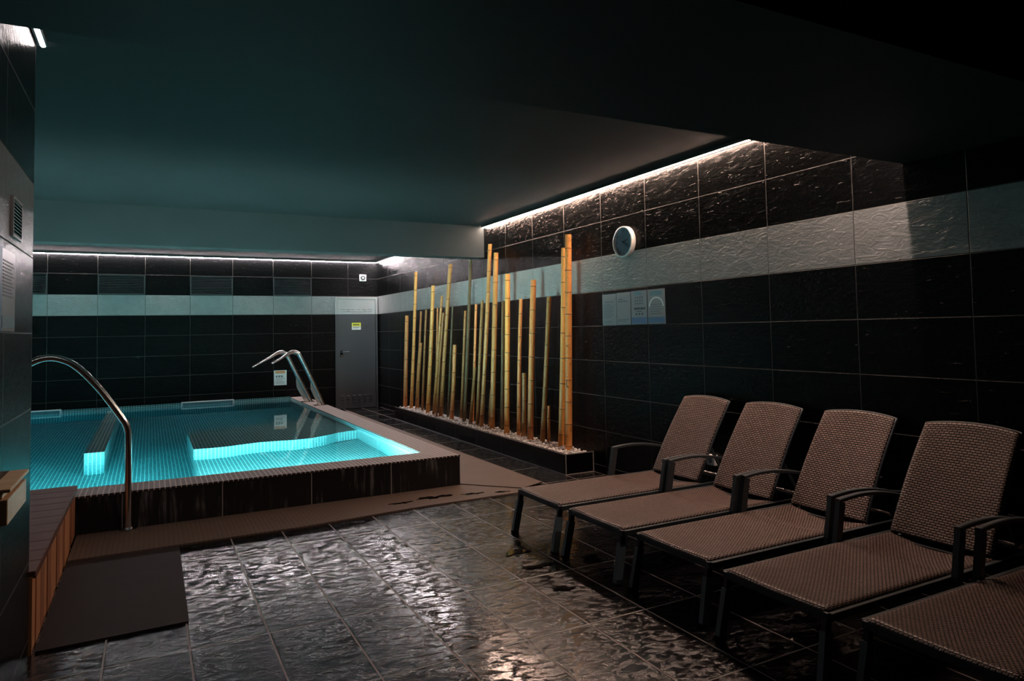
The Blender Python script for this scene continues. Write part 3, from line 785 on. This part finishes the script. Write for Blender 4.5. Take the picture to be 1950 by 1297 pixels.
m = MB(); bar(.006, .222, .008, .058, .0032, m); m.build('blue_footer', M['blue'], t)
m = MB(); bar(.03, .19, .245, .285, .0032, m); m.build('header', M['teal'], t)

t = thing('wall_socket', (XR, 3.985, .32), 'small white socket box low on the wall behind the first lounger', 'socket')
m = MB(); m.box(XR - .04, XR - .0005, 3.945, 4.03, .325, .405, 0, .005); m.build('box', M['white'], t)
m = MB(); m.disc((XR - .040, 3.9875, .365), (-1, 0, 0), .022, .003, 20); m.build('insert', M['ink'], t)

# ================================================================== near left wall: vent, poster, wooden box
t = thing('wall_grille', (XL, 3.22, 1.775), 'small louvred grille in the grey band of the near left wall', 'vent')
m = MB(); ya, yb, za, zb_ = 3.125, 3.325, 1.772, 1.925; xa = XL + .0005; xb = XL + .010
m.box(xa, xb, ya, yb, za, za + .010); m.box(xa, xb, ya, yb, zb_ - .010, zb_); m.box(xa, xb, ya, ya + .010, za + .01, zb_ - .01); m.box(xa, xb, yb - .010, yb, za + .01, zb_ - .01)
m.build('frame', M['doorpale'], t)
m = MB()
for j in range(10): m.beam((XL + .006, ya + .01, za + .017 + j * .0132), (XL + .006, yb - .01, za + .017 + j * .0132), .008, .0022, (.9, 0, 1))
m.build('louvres', M['doorpale'], t)
m = MB(); m.box(XL + .0005, XL + .002, ya + .01, yb - .01, za + .01, zb_ - .01); m.build('backing', M['black'], t)

t, bar = sheet('wall_poster', (XL + .0006, 2.84, 1.415), 'Y', .39, .295, M['paper'], 'laminated poster with text on the near left wall below the grille', 'poster')
m = MB(); bar(.0, .118, .0, .295, .0032, m); m.build('blue_margin', M['blue'], t)
m = MB()
for k in range(11): bar(.135, .36 - .03 * (k % 3), .125 + .0125 * k, .130 + .0125 * k, .0032, m)
m.build('print', M['ink'], t)
m = MB(); bar(.13, .375, .012, .055, .0032, m); m.build('footer', M['teal'], t)

t = thing('wall_mounted_box', (XL, 2.98, .775), 'small pale wooden box fixed to the near left wall', 'box')
m = MB(); m.box(XL + .0005, XL + .055, 2.78, 3.165, .778, .862, 0, .003); m.build('body', M['pine'], t)
m = MB(); m.box(XL + .0005, XL + .040, 2.78, 3.150, .864, .880, 0, .003); m.box(XL + .0005, XL + .062, 2.78, 3.172, .884, .896, 0, .003); m.build('lid_slats', M['pine'], t)

# ================================================================== sun loungers
def grid_surface(mb, fn, nu, nv, uvfn, thick, mi=0):
    """slab following fn(u, v); uv in metres"""
    top = [[Vector(fn(i / nu, j / nv)) for j in range(nv + 1)] for i in range(nu + 1)]
    vs = []; uvs = []
    for i in range(nu + 1):
        for j in range(nv + 1):
            a = top[min(i + 1, nu)][j] - top[max(i - 1, 0)][j]; b = top[i][min(j + 1, nv)] - top[i][max(j - 1, 0)]
            nrm = a.cross(b).normalized()
            vs.append((top[i][j], top[i][j] - nrm * thick)); uvs.append(uvfn(i / nu, j / nv))
    V = [q[0] for q in vs] + [q[1] for q in vs]; U = uvs + uvs; K = len(vs); F = []
    id_ = lambda i, j: i * (nv + 1) + j
    for i in range(nu):
        for j in range(nv):
            F.append((id_(i, j), id_(i + 1, j), id_(i + 1, j + 1), id_(i, j + 1)))
            F.append((K + id_(i, j), K + id_(i, j + 1), K + id_(i + 1, j + 1), K + id_(i + 1, j)))
    rim = [(i, 0) for i in range(nu)] + [(nu, j) for j in range(nv)] + [(i, nv) for i in range(nu, 0, -1)] + [(0, j) for j in range(nv, 0, -1)]
    for k in range(len(rim)):
        a = id_(*rim[k]); b = id_(*rim[(k + 1) % len(rim)]); F.append((a, K + a, K + b, b))
    mb.add(V, F, mi, True, U)

def make_lounger(label):
    t = thing('sun_lounger', (0, 0, 0), label, 'lounger', 'wicker sun loungers in a row along the wall')
    HW = .262
    def seat(u, v):
        x = u * 1.17; y = (v - .5) * 2 * HW
        z = .302 - .016 * math.sin(PI * v) * min(1, u * 6 + .2)
        k = x - .80
        z -= .020 * max(0, min(1, k / .10)) * (.35 + .65 * math.sin(PI * v))
        e = abs(v - .5) * 2
        z -= .010 * max(0, (e - .93) / .07) ** 2 + .012 * max(0, (.018 - u) / .018) ** 2
        return (x, y, z)
    m = MB(); grid_surface(m, seat, 60, 26, lambda u, v: (v * 2 * HW, u * 1.17), .010); m.build('seat', M['seatw'], t)
    bx, bz, tx, tz = 1.165, .296, 1.492, .832; bl = math.hypot(tx - bx, tz - bz)
    hb = .240
    def back(u, v):
        wv = (v - .5) * 2
        s = u * (1 + .040 * (1 - wv * wv)) if u > .9 else u * (1 + .040 * (1 - wv * wv) * (u / .9) ** 3)
        x = bx + (tx - bx) * s; z = bz + (tz - bz) * s
        sag = .022 * (1 - wv * wv) * math.sin(PI * min(1, u * .9 + .05)) - .030 * math.sin(PI * u) * .5
        return (x + sag * .85, wv * (hb + .004 - .012 * u), z - sag * .5)
    m = MB(); grid_surface(m, back, 40, 24, lambda u, v: (v * 2 * hb, u * bl), -.010); b_ = m.build('backrest', M['backw'], t)
    m = MB()
    rim = [back(u / 24, 0) for u in range(25)] + [back(1, v / 16) for v in range(1, 16)] + [back(1 - u / 24, 1) for u in range(25)]
    m.tube([(p[0] + .006, p[1], p[2]) for p in rim], .0085, 8); m.build('back_frame', M['frame'], b_)
    m = MB()
    for s in (-1, 1): m.box(.012, 1.50, s * .270 - .012, s * .270 + .012, .258, .288, 0, .003)
    m.box(.0, .024, -.27, .27, .258, .288, 0, .003); m.box(1.48, 1.50, -.258, .258, .260, .284); m.box(1.13, 1.15, -.258, .258, .250, .272)
    m.build('seat_frame', M['frame'], t)
    for s in (-1, 1):
        m = MB(); m.beam((.016, s * .252, .262), (.006, s * .254, .205), .018, .032, (1, 0, 0), 1); m.beam((.008, s * .2537, .216), (-.034, s * .262, .010), .026, .044, (1, 0, 0), 0); lg = m.build('leg', [M['legm'], M['darkmetal']], t)
        m = MB(); m.beam((-.0335, s * .2618, .014), (-.036, s * .2623, .0), .026, .046, (1, 0, 0)); m.build('foot', M['black'], lg)
        m = MB(); m.beam((1.23, s * .255, .262), (1.30, s * .262, .010), .024, .040, (1, 0, 0)); lg = m.build('leg', M['legm'], t)
        m = MB(); m.beam((1.2995, s * .2618, .014), (1.302, s * .2623, .0), .026, .046, (1, 0, 0)); m.build('foot', M['black'], lg)
        # arm: upright post with an arched flat rest
        m = MB(); ay = s * .2925
        m.beam((.795, ay, .252), (.840, ay, .480), .026, .044, (1, 0, 0)); m.build('arm_post', M['frame'], t)
        path = [(.818 + .60 * k / 14, ay, .488 + .020 * math.sin(PI * min(1, (k / 14) * 1.15)) - .050 * (k / 14) ** 1.6) for k in range(15)]
        m = MB(); m.sweep(path, [(-.015, -.009), (.015, -.009), (.015, .006), (.010, .009), (-.010, .009), (-.015, .006)], (0, 0, 1)); m.build('armrest', M['frame'], t)
        m = MB(); m.beam((1.415, ay, .445), (1.35, ay, .262), .022, .030, (1, 0, 0)); m.build('rear_post', M['frame'], t)
        m = MB(); m.beam((1.32, s * .21, .515), (1.46, s * .21, .285), .012, .022, (1, 0, 0)); m.build('back_prop', M['frame'], t)
    m = MB(); m.tube([(1.455, -.25, .292), (1.455, .25, .292)], .010, 10); m.build('prop_bar', M['chrome'], t)
    m = MB(); m.tube([(1.285, -.255, .115), (1.285, .255, .115)], .010, 10); m.build('stretcher', M['frame'], t)
    return t

def dup(root, loc, label):
    r = root.copy(); COL.objects.link(r); r.location = loc; r['label'] = label
    for ch in list(root.children):
        c = ch.copy(); COL.objects.link(c); c.parent = r
        for g in ch.children:
            q = g.copy(); COL.objects.link(q); q.parent = c
    return r
LPOS = [(2.255, 3.965, 'sun lounger nearest the bamboo planter, first of the brown wicker row'),
        (2.268, 3.340, 'second brown wicker sun lounger counting from the bamboo planter'),
        (2.305, 2.725, 'third brown wicker sun lounger from the bamboo, in the middle of the row'),
        (2.278, 2.070, 'fourth brown wicker sun lounger from the bamboo, whole backrest at the right'),
        (2.335, 1.430, 'nearest brown wicker sun lounger, cut off by the lower right corner')]
l0 = make_lounger(LPOS[0][2]); l0.location = (LPOS[0][0], LPOS[0][1], 0)
for x, y, lb in LPOS[1:]: dup(l0, (x, y, 0), lb)

for o in bpy.data.objects:
    if '_o' in o: del o['_o']

# ================================================================== world, camera, view
w = bpy.data.worlds.new('dim_world'); SC.world = w; w.use_nodes = True
w.node_tree.nodes['Background'].inputs[0].default_value = (.8, .9, 1, 1); w.node_tree.nodes['Background'].inputs[1].default_value = .001

yaw, pit, roll = .4859, .04627, .01908
def ray(X, Z):
    cr, sr = math.cos(roll), math.sin(roll); X, Z = X * cr + Z * sr, -X * sr + Z * cr
    cp, sp = math.cos(pit), math.sin(pit); y = cp - Z * sp; z = sp + Z * cp
    cy, sy = math.cos(yaw), math.sin(yaw)
    return Vector((X * cy + y * sy, -X * sy + y * cy, z))
f = ray(0, 0); r = ray(1, 0) - f; u = ray(0, 1) - f
cam = bpy.data.cameras.new('camera'); co = bpy.data.objects.new('camera', cam); COL.objects.link(co)
mt = Matrix((( r.x, u.x, -f.x, 0), (r.y, u.y, -f.y, 0), (r.z, u.z, -f.z, 1.38167), (0, 0, 0, 1)))
co.matrix_world = mt
cam.sensor_width = 36; cam.sensor_fit = 'HORIZONTAL'; cam.lens = 1307.86 * 36 / 1950
cam.shift_y = -(648.5 - 569.31) / 1950; cam.clip_start = .05; cam.clip_end = 60
SC.camera = co

vs = SC.view_settings
vs.view_transform = 'Standard'; vs.look = 'None'; vs.exposure = 0.0; vs.gamma = 1.0; vs.use_curve_mapping = False
SC.cycles.use_denoising = True
SC.cycles.use_guiding = True; SC.cycles.guiding_training_samples = 64
SC.cycles.use_adaptive_sampling = True; SC.cycles.adaptive_threshold = .015
SC.cycles.max_bounces = 8; SC.cycles.transmission_bounces = 7; SC.cycles.sample_clamp_indirect = 30
SC.cycles.caustics_refractive = True; SC.cycles.caustics_reflective = False
